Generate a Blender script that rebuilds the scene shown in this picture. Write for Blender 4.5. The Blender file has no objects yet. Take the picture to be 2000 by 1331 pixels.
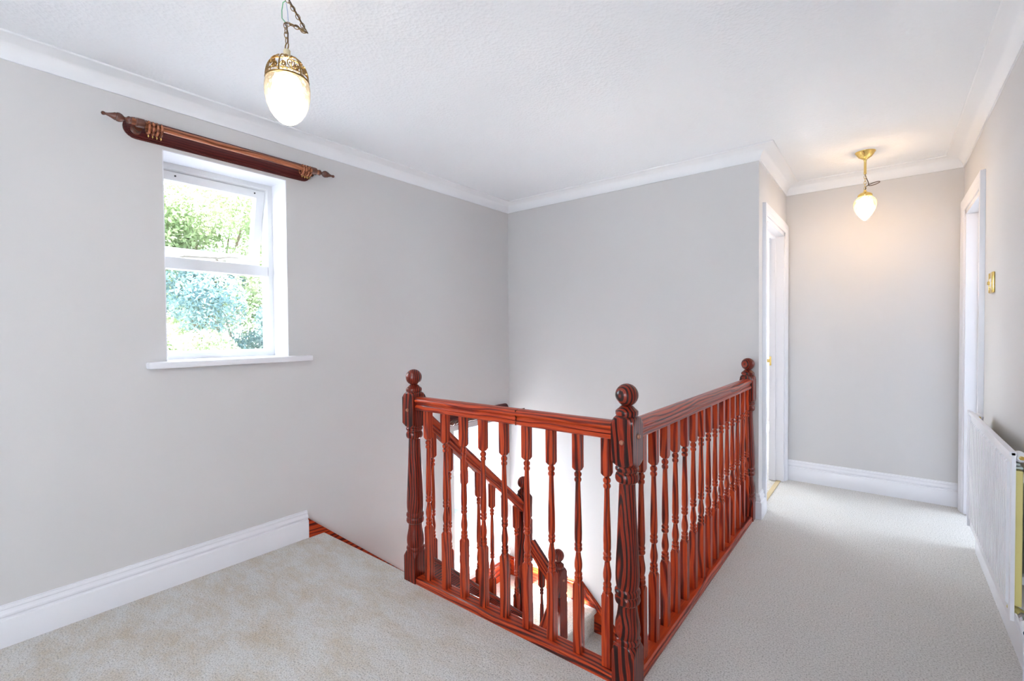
import bpy, bmesh, math, random
from mathutils import Vector, Matrix
random.seed(7)
S = bpy.context.scene
COL = S.collection
V = Vector
PI = math.pi

# ------------------------------------------------------------------ camera
F_PX, YAW, PITCH, ROLL = 913.14, math.radians(38.616), math.radians(1.0475), math.radians(-0.4499)
CAM_Z = 1.25
cd = bpy.data.cameras.new('camera'); cam = bpy.data.objects.new('camera', cd); COL.objects.link(cam)
cd.sensor_width = 36.0; cd.lens = F_PX * 36.0 / 2000.0; cd.clip_start = 0.02; cd.clip_end = 300
fw = V((-math.sin(YAW), math.cos(YAW), 0)); rt = V((math.cos(YAW), math.sin(YAW), 0)); up = V((0, 0, 1))
fw2 = fw * math.cos(PITCH) - up * math.sin(PITCH); up2 = up * math.cos(PITCH) + fw * math.sin(PITCH)
r3 = rt * math.cos(ROLL) + up2 * math.sin(ROLL); u3 = up2 * math.cos(ROLL) - rt * math.sin(ROLL)
cam.matrix_world = Matrix(((r3.x, u3.x, -fw2.x, 0), (r3.y, u3.y, -fw2.y, 0), (r3.z, u3.z, -fw2.z, CAM_Z), (0, 0, 0, 1)))
S.camera = cam

# ------------------------------------------------------------------ sky, sun, exposure
S.view_settings.view_transform = 'Standard'; S.view_settings.look = 'None'
S.view_settings.gamma = 1.0; S.view_settings.use_curve_mapping = False
S.view_settings.exposure = 2.66
w = bpy.data.worlds.new('sky'); S.world = w; w.use_nodes = True
bg = w.node_tree.nodes['Background']; bg.inputs[0].default_value = (0.80, 0.90, 1.0, 1); bg.inputs[1].default_value = 3.0
SUN_DIR = V((1.0, 0.6, -1.08)).normalized()
sd = bpy.data.lights.new('sun', 'SUN'); so = bpy.data.objects.new('sun', sd); COL.objects.link(so)
sd.energy = 28.0; sd.angle = math.radians(0.6); sd.color = (1.0, 0.965, 0.93)
so.rotation_euler = SUN_DIR.to_track_quat('-Z', 'Y').to_euler(); so.location = (-20, -12, 22)

def portal(loc, direction, sx, sy):
    l = bpy.data.lights.new('window_portal', 'AREA'); l.shape = 'RECTANGLE'; l.size = sx; l.size_y = sy
    l.cycles.is_portal = True
    o = bpy.data.objects.new('window_portal', l); COL.objects.link(o); o.location = loc
    o.rotation_euler = V(direction).to_track_quat('-Z', 'Z').to_euler()

# ------------------------------------------------------------------ key dimensions (metres)
XL, YB, XH, YE, XR = -2.772, 3.423, -0.652, 4.482, 0.42
YR = -2.6                      # wall behind the camera
ZC = 2.44                      # ceiling
ZLOW = -2.6                    # lower storey
WIN1 = (0.738, 1.342, 1.115, 2.157)
WIN2 = (2.69, 3.30, -0.785, 0.44)
FILL_WIN3 = (4.5, 6.0, 0.9, 2.1)  # left room, unseen opening sized to brighten the doorway
FILL_WIN6 = (0.1, 1.9, -2.1, -0.5)   # lower storey, unseen opening added to brighten the stairwell
ZL = -1.04                     # quarter landing

# ------------------------------------------------------------------ materials
def newmat(name):
    m = bpy.data.materials.new(name); m.use_nodes = True
    return m, m.node_tree.nodes, m.node_tree.links, m.node_tree.nodes['Principled BSDF']

def plain(name, col, rough=0.5, metal=0.0, coat=0.0, bump=None, spec=0.5):
    m, n, l, b = newmat(name)
    b.inputs['Base Color'].default_value = (*col, 1); b.inputs['Roughness'].default_value = rough
    b.inputs['Metallic'].default_value = metal; b.inputs['Coat Weight'].default_value = coat
    b.inputs['Coat Roughness'].default_value = 0.12
    b.inputs['Specular IOR Level'].default_value = spec
    if bump:
        scale, strength, dist = bump
        tc = n.new('ShaderNodeTexCoord'); t = n.new('ShaderNodeTexNoise'); bp = n.new('ShaderNodeBump')
        t.inputs['Scale'].default_value = scale; t.inputs['Detail'].default_value = 3
        l.new(tc.outputs['Object'], t.inputs['Vector']); l.new(t.outputs['Fac'], bp.inputs['Height'])
        bp.inputs['Strength'].default_value = strength; bp.inputs['Distance'].default_value = dist
        l.new(bp.outputs['Normal'], b.inputs['Normal'])
    return m

def ramp(n, stops):
    r = n.new('ShaderNodeValToRGB'); e = r.color_ramp.elements
    while len(e) < len(stops): e.new(0.5)
    for x, (p, c) in zip(e, stops): x.position = p; x.color = (*c, 1)
    return r

def wood(name, axis, dark, mid, light, ringscale=26.0, rough=0.30, coat=0.22, nz=0.40):
    """stained pine: growth rings around an axis that runs beside the piece, stretched along the grain"""
    m, n, l, b = newmat(name)
    tc = n.new('ShaderNodeTexCoord'); oi = n.new('ShaderNodeObjectInfo')
    mp = n.new('ShaderNodeMapping'); sc = [1, 1, 1]; sc[axis] = 0.10
    mp.inputs['Scale'].default_value = sc
    ad = n.new('ShaderNodeVectorMath'); ad.operation = 'ADD'
    mu = n.new('ShaderNodeVectorMath'); mu.operation = 'MULTIPLY'; mu.inputs[1].default_value = (0.9, 1.7, 2.9)
    cm = n.new('ShaderNodeCombineXYZ')
    for k in range(3): l.new(oi.outputs['Random'], cm.inputs[k])
    l.new(cm.outputs[0], mu.inputs[0]); l.new(tc.outputs['Object'], ad.inputs[0]); l.new(mu.outputs[0], ad.inputs[1])
    wp = n.new('ShaderNodeTexNoise'); wp.inputs['Scale'].default_value = 11.0; wp.inputs['Detail'].default_value = 2.0
    mw = n.new('ShaderNodeMapping'); sw_ = [1, 1, 1]; sw_[axis] = 0.22; mw.inputs['Scale'].default_value = sw_
    l.new(ad.outputs[0], mw.inputs['Vector']); l.new(mw.outputs[0], wp.inputs['Vector'])
    ws_ = n.new('ShaderNodeVectorMath'); ws_.operation = 'SCALE'; ws_.inputs['Scale'].default_value = 0.045
    wa = n.new('ShaderNodeVectorMath'); wa.operation = 'ADD'
    l.new(wp.outputs['Color'], ws_.inputs[0]); l.new(ad.outputs[0], wa.inputs[0]); l.new(ws_.outputs[0], wa.inputs[1])
    l.new(wa.outputs[0], mp.inputs['Vector'])
    wv = n.new('ShaderNodeTexWave'); wv.wave_type = 'RINGS'; wv.rings_direction = 'XYZ'[axis]
    wv.wave_profile = 'SIN'
    wv.inputs['Scale'].default_value = ringscale; wv.inputs['Distortion'].default_value = 9.0
    wv.inputs['Detail'].default_value = 3.0; wv.inputs['Detail Scale'].default_value = 0.30
    l.new(mp.outputs[0], wv.inputs['Vector'])
    no = n.new('ShaderNodeTexNoise'); no.inputs['Scale'].default_value = 130; no.inputs['Detail'].default_value = 4
    mp2 = n.new('ShaderNodeMapping'); s2 = [1, 1, 1]; s2[axis] = 0.03; mp2.inputs['Scale'].default_value = s2
    l.new(ad.outputs[0], mp2.inputs['Vector']); l.new(mp2.outputs[0], no.inputs['Vector'])
    bl = n.new('ShaderNodeTexNoise'); bl.inputs['Scale'].default_value = 9; l.new(mp.outputs[0], bl.inputs['Vector'])
    mx = n.new('ShaderNodeMix'); mx.data_type = 'FLOAT'; mx.inputs[0].default_value = nz
    l.new(wv.outputs['Fac'], mx.inputs[2]); l.new(no.outputs['Fac'], mx.inputs[3])
    mx2 = n.new('ShaderNodeMix'); mx2.data_type = 'FLOAT'; mx2.inputs[0].default_value = 0.30
    l.new(mx.outputs[0], mx2.inputs[2]); l.new(bl.outputs['Fac'], mx2.inputs[3])
    r = ramp(n, [(0.30, dark), (0.43, mid), (0.58, light), (0.80, mid)])
    l.new(mx2.outputs[0], r.inputs[0]); l.new(r.outputs[0], b.inputs['Base Color'])
    b.inputs['Roughness'].default_value = rough; b.inputs['Coat Weight'].default_value = coat
    b.inputs['Coat Roughness'].default_value = 0.1; b.inputs['Specular IOR Level'].default_value = 0.3
    return m

DK, MD, LT = (0.050, 0.005, 0.003), (0.29, 0.020, 0.006), (0.54, 0.062, 0.011)
WOODS = [wood('mahogany_stained_pine_%s' % 'xyz'[a], a, DK, MD, LT, 20.0, nz=0.55) for a in range(3)]
WD = [wood('dark_mahogany_pine_%s' % 'xyz'[a], a, (0.012, 0.002, 0.002), (0.070, 0.006, 0.004), (0.33, 0.028, 0.007)) for a in range(3)]
POLE_BOARD = wood('pelmet_board_mahogany', 1, (0.055, 0.008, 0.009), (0.085, 0.014, 0.013), (0.12, 0.022, 0.018))
COPPER = wood('pole_copper_brown_wood', 1, (0.16, 0.045, 0.02), (0.33, 0.10, 0.045), (0.45, 0.16, 0.075), 14, 0.22)
COPPER_DK = plain('ring_dark_wood', (0.12, 0.035, 0.02), 0.25, coat=0.5)
WALL = plain('wall_paint_warm_grey', (0.665, 0.652, 0.660), 0.85, bump=(240, 0.06, 0.002), spec=0.2)
WHITE = plain('white_gloss_paint', (0.82, 0.82, 0.87), 0.32, bump=(60, 0.03, 0.002))
PLASTER = plain('cornice_white_matt', (0.85, 0.865, 0.90), 0.8, spec=0.2)
UPVC = plain('white_window_frame', (0.74, 0.74, 0.76), 0.35)
BRASS = plain('polished_brass', (0.83, 0.60, 0.20), 0.18, 1.0)
BRONZE = plain('antique_brass', (0.26, 0.16, 0.055), 0.3, 1.0)
FLEX = plain('brown_flex', (0.09, 0.045, 0.02), 0.5)
GREENW = plain('green_earth_wire', (0.15, 0.50, 0.28), 0.45)
BLUEW = plain('pale_blue_wire', (0.45, 0.55, 0.75), 0.45)
CREAM = plain('aged_cream_paint', (0.72, 0.62, 0.24), 0.45)
CHROME = plain('chrome', (0.7, 0.7, 0.7), 0.15, 1.0)
BLACKM = plain('black_shadow_gap', (0.02, 0.02, 0.022), 0.5)  # plain black on the screws, painted shade in the latch hole
NAVY = plain('dark_blue_plastic', (0.02, 0.06, 0.10), 0.35)
SILVER = plain('grey_fin_metal', (0.45, 0.50, 0.48), 0.4, 0.6)
PLUG = plain('wood_plug_light', (0.36, 0.13, 0.07), 0.3, coat=0.5)

def ceiling_mat():
    m, n, l, b = newmat('stippled_ceiling_white'); b.inputs['Base Color'].default_value = (0.85, 0.875, 0.92, 1)
    b.inputs['Roughness'].default_value = 0.8; b.inputs['Specular IOR Level'].default_value = 0.2
    tc = n.new('ShaderNodeTexCoord'); v = n.new('ShaderNodeTexVoronoi'); v.inputs['Scale'].default_value = 75
    no = n.new('ShaderNodeTexNoise'); no.inputs['Scale'].default_value = 60; no.inputs['Detail'].default_value = 3
    mx = n.new('ShaderNodeMath'); mx.operation = 'ADD'; bp = n.new('ShaderNodeBump')
    l.new(tc.outputs['Object'], v.inputs['Vector']); l.new(tc.outputs['Object'], no.inputs['Vector'])
    l.new(v.outputs['Distance'], mx.inputs[0]); l.new(no.outputs['Fac'], mx.inputs[1])
    l.new(mx.outputs[0], bp.inputs['Height']); bp.inputs['Strength'].default_value = 0.35; bp.inputs['Distance'].default_value = 0.004
    l.new(bp.outputs['Normal'], b.inputs['Normal']); return m
CEIL = ceiling_mat()

def carpet_mat():
    m, n, l, b = newmat('grey_beige_carpet'); b.inputs['Roughness'].default_value = 1.0
    b.inputs['Specular IOR Level'].default_value = 0.05
    b.inputs['Sheen Weight'].default_value = 0.25
    tc = n.new('ShaderNodeTexCoord')
    fine = n.new('ShaderNodeTexNoise'); fine.inputs['Scale'].default_value = 165; fine.inputs['Detail'].default_value = 4; fine.inputs['Roughness'].default_value = 0.75
    l.new(tc.outputs['Object'], fine.inputs['Vector'])
    r1 = ramp(n, [(0.32, (0.30, 0.28, 0.265)), (0.48, (0.74, 0.715, 0.695)), (0.70, (0.93, 0.905, 0.885))]); l.new(fine.outputs['Fac'], r1.inputs[0])
    # foot-worn, tan soiling with a shape of its own, mostly on the landing by the window
    big = n.new('ShaderNodeTexNoise'); big.inputs['Scale'].default_value = 4.6; big.inputs['Detail'].default_value = 7; big.inputs['Roughness'].default_value = 0.72
    mp = n.new('ShaderNodeMapping'); mp.inputs['Rotation'].default_value = (0, 0, 0.9); mp.inputs['Scale'].default_value = (1.0, 1.9, 1)
    l.new(tc.outputs['Object'], mp.inputs[0]); l.new(mp.outputs[0], big.inputs['Vector'])
    r2 = ramp(n, [(0.41, (0, 0, 0)), (0.66, (1, 1, 1))]); l.new(big.outputs['Fac'], r2.inputs[0])
    sx = n.new('ShaderNodeSeparateXYZ'); l.new(tc.outputs['Object'], sx.inputs[0])
    mr = n.new('ShaderNodeMapRange'); mr.inputs['From Min'].default_value = -0.4; mr.inputs['From Max'].default_value = -2.0
    mr.inputs['To Min'].default_value = 0.05; mr.inputs['To Max'].default_value = 0.72; l.new(sx.outputs['X'], mr.inputs['Value'])
    mu = n.new('ShaderNodeMath'); mu.operation = 'MULTIPLY'; l.new(r2.outputs[0], mu.inputs[0]); l.new(mr.outputs[0], mu.inputs[1])
    mx = n.new('ShaderNodeMix'); mx.data_type = 'RGBA'; mx.blend_type = 'MULTIPLY'
    l.new(mu.outputs[0], mx.inputs[0]); l.new(r1.outputs[0], mx.inputs[6]); mx.inputs[7].default_value = (0.80, 0.66, 0.48, 1)
    l.new(mx.outputs[2], b.inputs['Base Color'])
    bp = n.new('ShaderNodeBump'); bp.inputs['Strength'].default_value = 0.9; bp.inputs['Distance'].default_value = 0.006
    ad = n.new('ShaderNodeMath'); ad.operation = 'ADD'
    b2 = n.new('ShaderNodeTexNoise'); b2.inputs['Scale'].default_value = 30; l.new(tc.outputs['Object'], b2.inputs['Vector'])
    l.new(fine.outputs['Fac'], ad.inputs[0]); l.new(b2.outputs['Fac'], ad.inputs[1])
    l.new(ad.outputs[0], bp.inputs['Height']); l.new(bp.outputs['Normal'], b.inputs['Normal'])
    return m
CARPET = carpet_mat()

def glass_mat():
    m, n, l, b = newmat('window_glass'); n.remove(b)
    t = n.new('ShaderNodeBsdfTransparent'); g = n.new('ShaderNodeBsdfGlossy'); g.inputs['Roughness'].default_value = 0.02
    lw = n.new('ShaderNodeLayerWeight'); lw.inputs[0].default_value = 0.5; mx = n.new('ShaderNodeMixShader')
    pw = n.new('ShaderNodeMath'); pw.operation = 'POWER'; pw.inputs[1].default_value = 5; l.new(lw.outputs['Facing'], pw.inputs[0])
    f = n.new('ShaderNodeMath'); f.operation = 'MULTIPLY_ADD'; f.inputs[1].default_value = 0.7; f.inputs[2].default_value = 0.04
    l.new(pw.outputs[0], f.inputs[0])
    t.inputs[0].default_value = (0.97, 0.985, 0.985, 1)
    l.new(f.outputs[0], mx.inputs[0]); l.new(t.outputs[0], mx.inputs[1]); l.new(g.outputs[0], mx.inputs[2])
    l.new(mx.outputs[0], n['Material Output'].inputs['Surface']); return m
GLASS = glass_mat()

def shade_mat(name, scale, transl):
    m, n, l, b = newmat(name); n.remove(b)
    tc = n.new('ShaderNodeTexCoord'); wv = n.new('ShaderNodeTexVoronoi'); wv.inputs['Scale'].default_value = scale
    l.new(tc.outputs['Object'], wv.inputs['Vector'])
    bp = n.new('ShaderNodeBump'); bp.inputs['Strength'].default_value = 0.6; bp.inputs['Distance'].default_value = 0.004
    l.new(wv.outputs['Distance'], bp.inputs['Height'])
    t = n.new('ShaderNodeBsdfTransparent'); t.inputs[0].default_value = (1, 0.97, 0.92, 1)
    tl = n.new('ShaderNodeBsdfTranslucent'); tl.inputs[0].default_value = (1.0, 0.95, 0.86, 1)
    g = n.new('ShaderNodeBsdfGlossy'); g.inputs['Roughness'].default_value = 0.08
    for x in (tl, g): l.new(bp.outputs[0], x.inputs['Normal'])
    a = n.new('ShaderNodeMixShader'); a.inputs[0].default_value = transl
    l.new(t.outputs[0], a.inputs[1]); l.new(tl.outputs[0], a.inputs[2])
    c = n.new('ShaderNodeMixShader'); lw = n.new('ShaderNodeLayerWeight'); lw.inputs[0].default_value = 0.25
    l.new(lw.outputs['Fresnel'], c.inputs[0]); l.new(a.outputs[0], c.inputs[1]); l.new(g.outputs[0], c.inputs[2])
    l.new(c.outputs[0], n['Material Output'].inputs['Surface']); return m
SHADE1 = shade_mat('cut_glass_frosted', 70, 0.12)
SHADE2 = shade_mat('cut_glass_clear', 40, 0.10)
def emit_mat(name, col, s):
    m, n, l, b = newmat(name); b.inputs['Emission Color'].default_value = (*col, 1); b.inputs['Emission Strength'].default_value = s; return m
BULB = emit_mat('lit_bulb', (1.0, 0.80, 0.52), 6.0)

def leaf_mat(name, cols):
    m, n, l, b = newmat(name)
    tc = n.new('ShaderNodeTexCoord'); no = n.new('ShaderNodeTexNoise'); no.inputs['Scale'].default_value = 1.6; no.inputs['Detail'].default_value = 5
    l.new(tc.outputs['Object'], no.inputs['Vector'])
    r = ramp(n, [(0.3, cols[0]), (0.5, cols[1]), (0.7, cols[2])]); l.new(no.outputs['Fac'], r.inputs[0])
    d = n.new('ShaderNodeBsdfDiffuse'); t = n.new('ShaderNodeBsdfTranslucent'); mx = n.new('ShaderNodeMixShader'); mx.inputs[0].default_value = 0.45
    l.new(r.outputs[0], d.inputs[0]); l.new(r.outputs[0], t.inputs[0]); n.remove(b)
    l.new(d.outputs[0], mx.inputs[1]); l.new(t.outputs[0], mx.inputs[2]); l.new(mx.outputs[0], n['Material Output'].inputs['Surface'])
    return m
LEAF_A = leaf_mat('leaf_bright_green', [(0.12, 0.18, 0.08), (0.27, 0.33, 0.19), (0.42, 0.44, 0.29)])
LEAF_B = leaf_mat('leaf_blue_green', [(0.06, 0.11, 0.13), (0.15, 0.22, 0.22), (0.30, 0.36, 0.28)])
BARK = plain('bark', (0.16, 0.12, 0.09), 0.9)

# ------------------------------------------------------------------ mesh helpers
def mk(name, verts, faces, mat, parent=None, smooth=None, loc=None):
    me = bpy.data.meshes.new(name); me.from_pydata([tuple(v) for v in verts], [], faces); me.validate(); me.update()
    bm = bmesh.new(); bm.from_mesh(me); bmesh.ops.recalc_face_normals(bm, faces=bm.faces); bm.to_mesh(me); bm.free()
    if smooth is not None:
        for p in me.polygons: p.use_smooth = True
        me.set_sharp_from_angle(angle=math.radians(smooth))
    me.materials.append(mat)
    o = bpy.data.objects.new(name, me); COL.objects.link(o)
    if loc: o.location = loc
    if parent: o.parent = parent
    return o

class MB:
    def __init__(s): s.v = []; s.f = []
    def add(s, vs, fs):
        k = len(s.v); s.v += [V(x) for x in vs]; s.f += [[i + k for i in f] for f in fs]; return s
    def box(s, x0, x1, y0, y1, z0, z1):
        vs = [(x, y, z) for z in (z0, z1) for y in (y0, y1) for x in (x0, x1)]
        return s.add(vs, [(0, 2, 3, 1), (4, 5, 7, 6), (0, 1, 5, 4), (2, 6, 7, 3), (0, 4, 6, 2), (1, 3, 7, 5)])
    def bbox(s, x0, x1, y0, y1, z0, z1, b=0.004):
        """box with chamfered edges"""
        bm = bmesh.new(); bmesh.ops.create_cube(bm, size=1)
        for v in bm.verts:
            v.co = V(((x0 + x1) / 2 + v.co.x * (x1 - x0), (y0 + y1) / 2 + v.co.y * (y1 - y0), (z0 + z1) / 2 + v.co.z * (z1 - z0)))
        bmesh.ops.bevel(bm, geom=list(bm.edges), offset=b, segments=2, affect='EDGES', profile=0.6)
        bm.verts.index_update(); s.add([v.co.copy() for v in bm.verts], [[v.index for v in f.verts] for f in bm.faces]); bm.free(); return s
    def lathe(s, prof, n=24, half=None, M=Matrix()):
        """prof: (z, radius); half: the section is the smaller of the circle and a square of this half width"""
        vs = []; fs = []
        for z, r in prof:
            for k in range(n):
                a = 2 * PI * k / n; rr = r
                if half: rr = min(r, half / max(abs(math.cos(a)), abs(math.sin(a))))
                vs.append(M @ V((rr * math.cos(a), rr * math.sin(a), z)))
        for i in range(len(prof) - 1):
            for k in range(n): fs.append((i * n + k, i * n + (k + 1) % n, (i + 1) * n + (k + 1) % n, (i + 1) * n + k))
        fs.append(list(range(n))[::-1]); fs.append([(len(prof) - 1) * n + k for k in range(n)])
        return s.add(vs, fs)
    def tube(s, pts, r, n=8, closed=False):
        pts = [V(p) for p in pts]; N = len(pts); vs = []; fs = []; ref = None
        for i, p in enumerate(pts):
            t = (pts[(i + 1) % N] - pts[i - 1]) if closed else (pts[min(i + 1, N - 1)] - pts[max(i - 1, 0)])
            t.normalize()
            if ref is None: ref = t.orthogonal().normalized()
            ref = (ref - t * ref.dot(t)); ref = ref.normalized() if ref.length > 1e-6 else t.orthogonal().normalized()
            b = t.cross(ref); rr = r[i] if isinstance(r, (list, tuple)) else r
            for k in range(n):
                a = 2 * PI * k / n; vs.append(p + (ref * math.cos(a) + b * math.sin(a)) * rr)
        for i in range(N if closed else N - 1):
            j = (i + 1) % N
            for k in range(n): fs.append((i * n + k, i * n + (k + 1) % n, j * n + (k + 1) % n, j * n + k))
        if not closed: fs.append(list(range(n))[::-1]); fs.append([(N - 1) * n + k for k in range(n)])
        return s.add(vs, fs)
    def sweep(s, path, N, prof, closed=False):
        """profile (a, b): a to the side N x t, b along N; mitred corners"""
        path = [V(p) for p in path]; N = V(N); n = len(path); m = len(prof); vs = []; fs = []
        for i, p in enumerate(path):
            tp = (p - path[i - 1]).normalized() if (closed or i > 0) else None
            tn = (path[(i + 1) % n] - p).normalized() if (closed or i < n - 1) else None
            s1 = N.cross(tp) if tp else N.cross(tn); s2 = N.cross(tn) if tn else s1
            mt = (s1 + s2) / (1 + s1.dot(s2))
            for a, b in prof: vs.append(p + mt * a + N * b)
        for i in range(n if closed else n - 1):
            j = (i + 1) % n
            for k in range(m): fs.append((i * m + k, i * m + (k + 1) % m, j * m + (k + 1) % m, j * m + k))
        if not closed: fs.append(list(range(m))[::-1]); fs.append([(n - 1) * m + k for k in range(m)])
        return s.add(vs, fs)
    def prism(s, pts, d):
        """polygon pts extruded by vector d"""
        n = len(pts); d = V(d); a = [V(p) for p in pts]
        return s.add(a + [p + d for p in a], [list(range(n))[::-1], list(range(n, 2 * n))] + [(i, (i + 1) % n, n + (i + 1) % n, n + i) for i in range(n)])
    def build(s, name, mat, parent=None, smooth=None, loc=None): return mk(name, s.v, s.f, mat, parent, smooth, loc)

def tag(o, label=None, cat=None, group=None, kind=None):
    for k, v in (('label', label), ('category', cat), ('group', group), ('kind', kind)):
        if v: o[k] = v
    return o
def thing(name, loc, label, cat, group=None, kind=None):
    o = bpy.data.objects.new(name, None); o.empty_display_size = 0.05; COL.objects.link(o); o.location = loc
    return tag(o, label, cat, group, kind)
def child(o, parent):
    """parent a world-space mesh under an empty without moving it"""
    o.parent = parent; o.location = o.location - parent.location; return o
def struct(o, label): return tag(o, label, o.name.split('.')[0].split('_')[0], None, 'structure')

def arc(cx, cy, r, a0, a1, n): return [(cx + r * math.cos(math.radians(a0 + (a1 - a0) * i / n)), cy + r * math.sin(math.radians(a0 + (a1 - a0) * i / n))) for i in range(n + 1)]

def wall(name, label, axis, pos, thick, u0, u1, z0, z1, holes, mat=WALL):
    """flat wall in plane axis=pos, extending by thick (signed) away from the room, with real openings"""
    us = sorted({u0, u1, *[h[0] for h in holes], *[h[1] for h in holes]}); zs = sorted({z0, z1, *[h[2] for h in holes], *[h[3] for h in holes]})
    def solid(i, j):
        if i < 0 or j < 0 or i >= len(us) - 1 or j >= len(zs) - 1: return False
        cu, cz = (us[i] + us[i + 1]) / 2, (zs[j] + zs[j + 1]) / 2
        return not any(h[0] < cu < h[1] and h[2] < cz < h[3] for h in holes)
    mb = MB()
    def P(u, z, d): return (pos + d, u, z) if axis == 'x' else (u, pos + d, z)
    for i in range(len(us) - 1):
        for j in range(len(zs) - 1):
            if not solid(i, j): continue
            a, b, c, d = us[i], us[i + 1], zs[j], zs[j + 1]
            for t in (0, thick): mb.add([P(a, c, t), P(b, c, t), P(b, d, t), P(a, d, t)], [(0, 1, 2, 3)])
            for (ii, jj, e) in ((i - 1, j, (a, c, a, d)), (i + 1, j, (b, c, b, d)), (i, j - 1, (a, c, b, c)), (i, j + 1, (a, d, b, d))):
                if not solid(ii, jj): mb.add([P(e[0], e[1], 0), P(e[2], e[3], 0), P(e[2], e[3], thick), P(e[0], e[1], thick)], [(0, 1, 2, 3)])
    me = bpy.data.meshes.new(name); me.from_pydata([tuple(v) for v in mb.v], [], mb.f)
    bm = bmesh.new(); bm.from_mesh(me); bmesh.ops.remove_doubles(bm, verts=bm.verts, dist=1e-5); bmesh.ops.recalc_face_normals(bm, faces=bm.faces); bm.to_mesh(me); bm.free()
    me.materials.append(mat); o = bpy.data.objects.new(name, me); COL.objects.link(o)
    return struct(o, label)

# ------------------------------------------------------------------ room shell
LDOOR = (3.610, 4.400); RDOOR = (3.660, 4.360); DH = 2.04
wall('wall_left', 'warm grey wall with the small window, running down beside the stairs', 'x', XL, -0.30, YR, 7.2, ZLOW, ZC, [WIN1, WIN2, FILL_WIN3, FILL_WIN6])
wall('wall_back', 'warm grey wall behind the stairwell', 'y', YB, 0.10, XL, XH, ZLOW, ZC, [])
wall('wall_hall_left', 'short grey hall wall with the left doorway', 'x', XH, -0.10, YB + 0.1, YE, -0.25, ZC, [(LDOOR[0], LDOOR[1], -0.03, DH)])
wall('wall_hall_end', 'warm grey end wall of the hall behind the pendant lamp', 'y', YE, 0.10, XH - 0.1, XR + 0.1, -0.25, ZC, [])
wall('wall_right', 'pale grey wall above the radiator with the right doorway', 'x', XR, 0.10, YR, YE, -0.25, ZC, [(RDOOR[0], RDOOR[1], -0.03, DH)])
FILL_WIN_REAR = (-0.95, 0.2, 0.85, 2.2)  # added behind the camera as daylight fill for the landing
wall('wall_rear', 'grey wall behind the viewer with a window opening added for fill light', 'y', YR, -0.25, XL, XR, ZLOW, ZC, [FILL_WIN_REAR])
wall('wall_below_hall', 'grey lower wall under the hall edge', 'x', -0.69, 0.10, YR, YB, ZLOW, -0.26, [])
# rooms beyond the doorways
wall('wall_left_room', 'far wall of the bright left room', 'y', 7.2, 0.10, XL, XH, -0.25, ZC, [])
wall('wall_left_room_side', 'inner side wall of the left room beyond the hall', 'x', XH - 0.1, 0.10, YE + 0.1, 7.2, -0.25, ZC, [])
wall('wall_right_room', 'far wall of the dim right room', 'x', 2.6, 0.10, 2.6, 6.0, -0.25, ZC, [(3.7, 5.0, 0.85, 2.15)])  # opening added out of view to brighten the hall
wall('wall_right_room_side', 'near wall of the right room', 'y', 2.6, -0.10, XR + 0.1, 2.6, -0.25, ZC, [])
wall('wall_right_room_end', 'end wall of the right room', 'y', 6.0, 0.10, XR + 0.1, 2.6, -0.25, ZC, [])

ce = MB().box(XL - 0.3, 2.75, YR - 0.3, 7.35, ZC, ZC + 0.12).build('ceiling', CEIL); struct(ce, 'white stippled plaster ceiling')
fl = MB()
fl.box(XL, XR, YR, 1.50, -0.25, 0)
fl.box(-1.90, XR, 1.50, 1.566, -0.25, 0)
fl.box(-0.69, XR, 1.566, YE, -0.25, 0)
fl.box(XL, XH - 0.1, YB + 0.1, 7.2, -0.25, -0.004)
fl.box(XH - 0.1, XH, 3.61, 4.40, -0.25, -0.004)
fl.box(XR, 2.6, 2.6, 6.0, -0.25, -0.004)
flo = fl.build('floor', CARPET); struct(flo, 'grey beige carpet covering the landing and hall')
nos = [(0, 1.50, -0.25), (0, 1.50, 0)] + [(0, 1.528 + 0.02 * math.sin(a), -0.02 + 0.02 * math.cos(a)) for a in [i * PI / 12 for i in range(0, 13)]] + [(0, 1.528, -0.25)]
MB().prism([(XL, y, z) for _, y, z in nos], (abs(XL) - 1.90, 0, 0)).build('stair_nosing', CARPET, flo, 40)
lf = MB().box(XL, -0.69, YR, YB, ZLOW - 0.2, ZLOW).build('floor_lower', CARPET); struct(lf, 'carpeted floor of the lower storey at the foot of the stairs')

# cornice: one continuous cove around landing and hall
def cove():
    p = [(0, -0.080), (0.008, -0.080), (0.008, -0.074)]
    p += [(0.008 + 0.080 * (1 - math.cos(a)), -0.074 + 0.066 * math.sin(a)) for a in [i * PI / 2 / 8 for i in range(1, 9)]]
    return p + [(0.094, -0.008), (0.098, -0.005), (0.098, 0), (0, 0)]
room = [(XR, YR, ZC), (XR, YE, ZC), (XH, YE, ZC), (XH, YB, ZC), (XL, YB, ZC), (XL, YR, ZC)]
co = MB().sweep(room, (0, 0, 1), cove(), True).build('trim_1', PLASTER, None, 35); struct(co, 'white coved plaster cornice around the ceiling')

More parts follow.
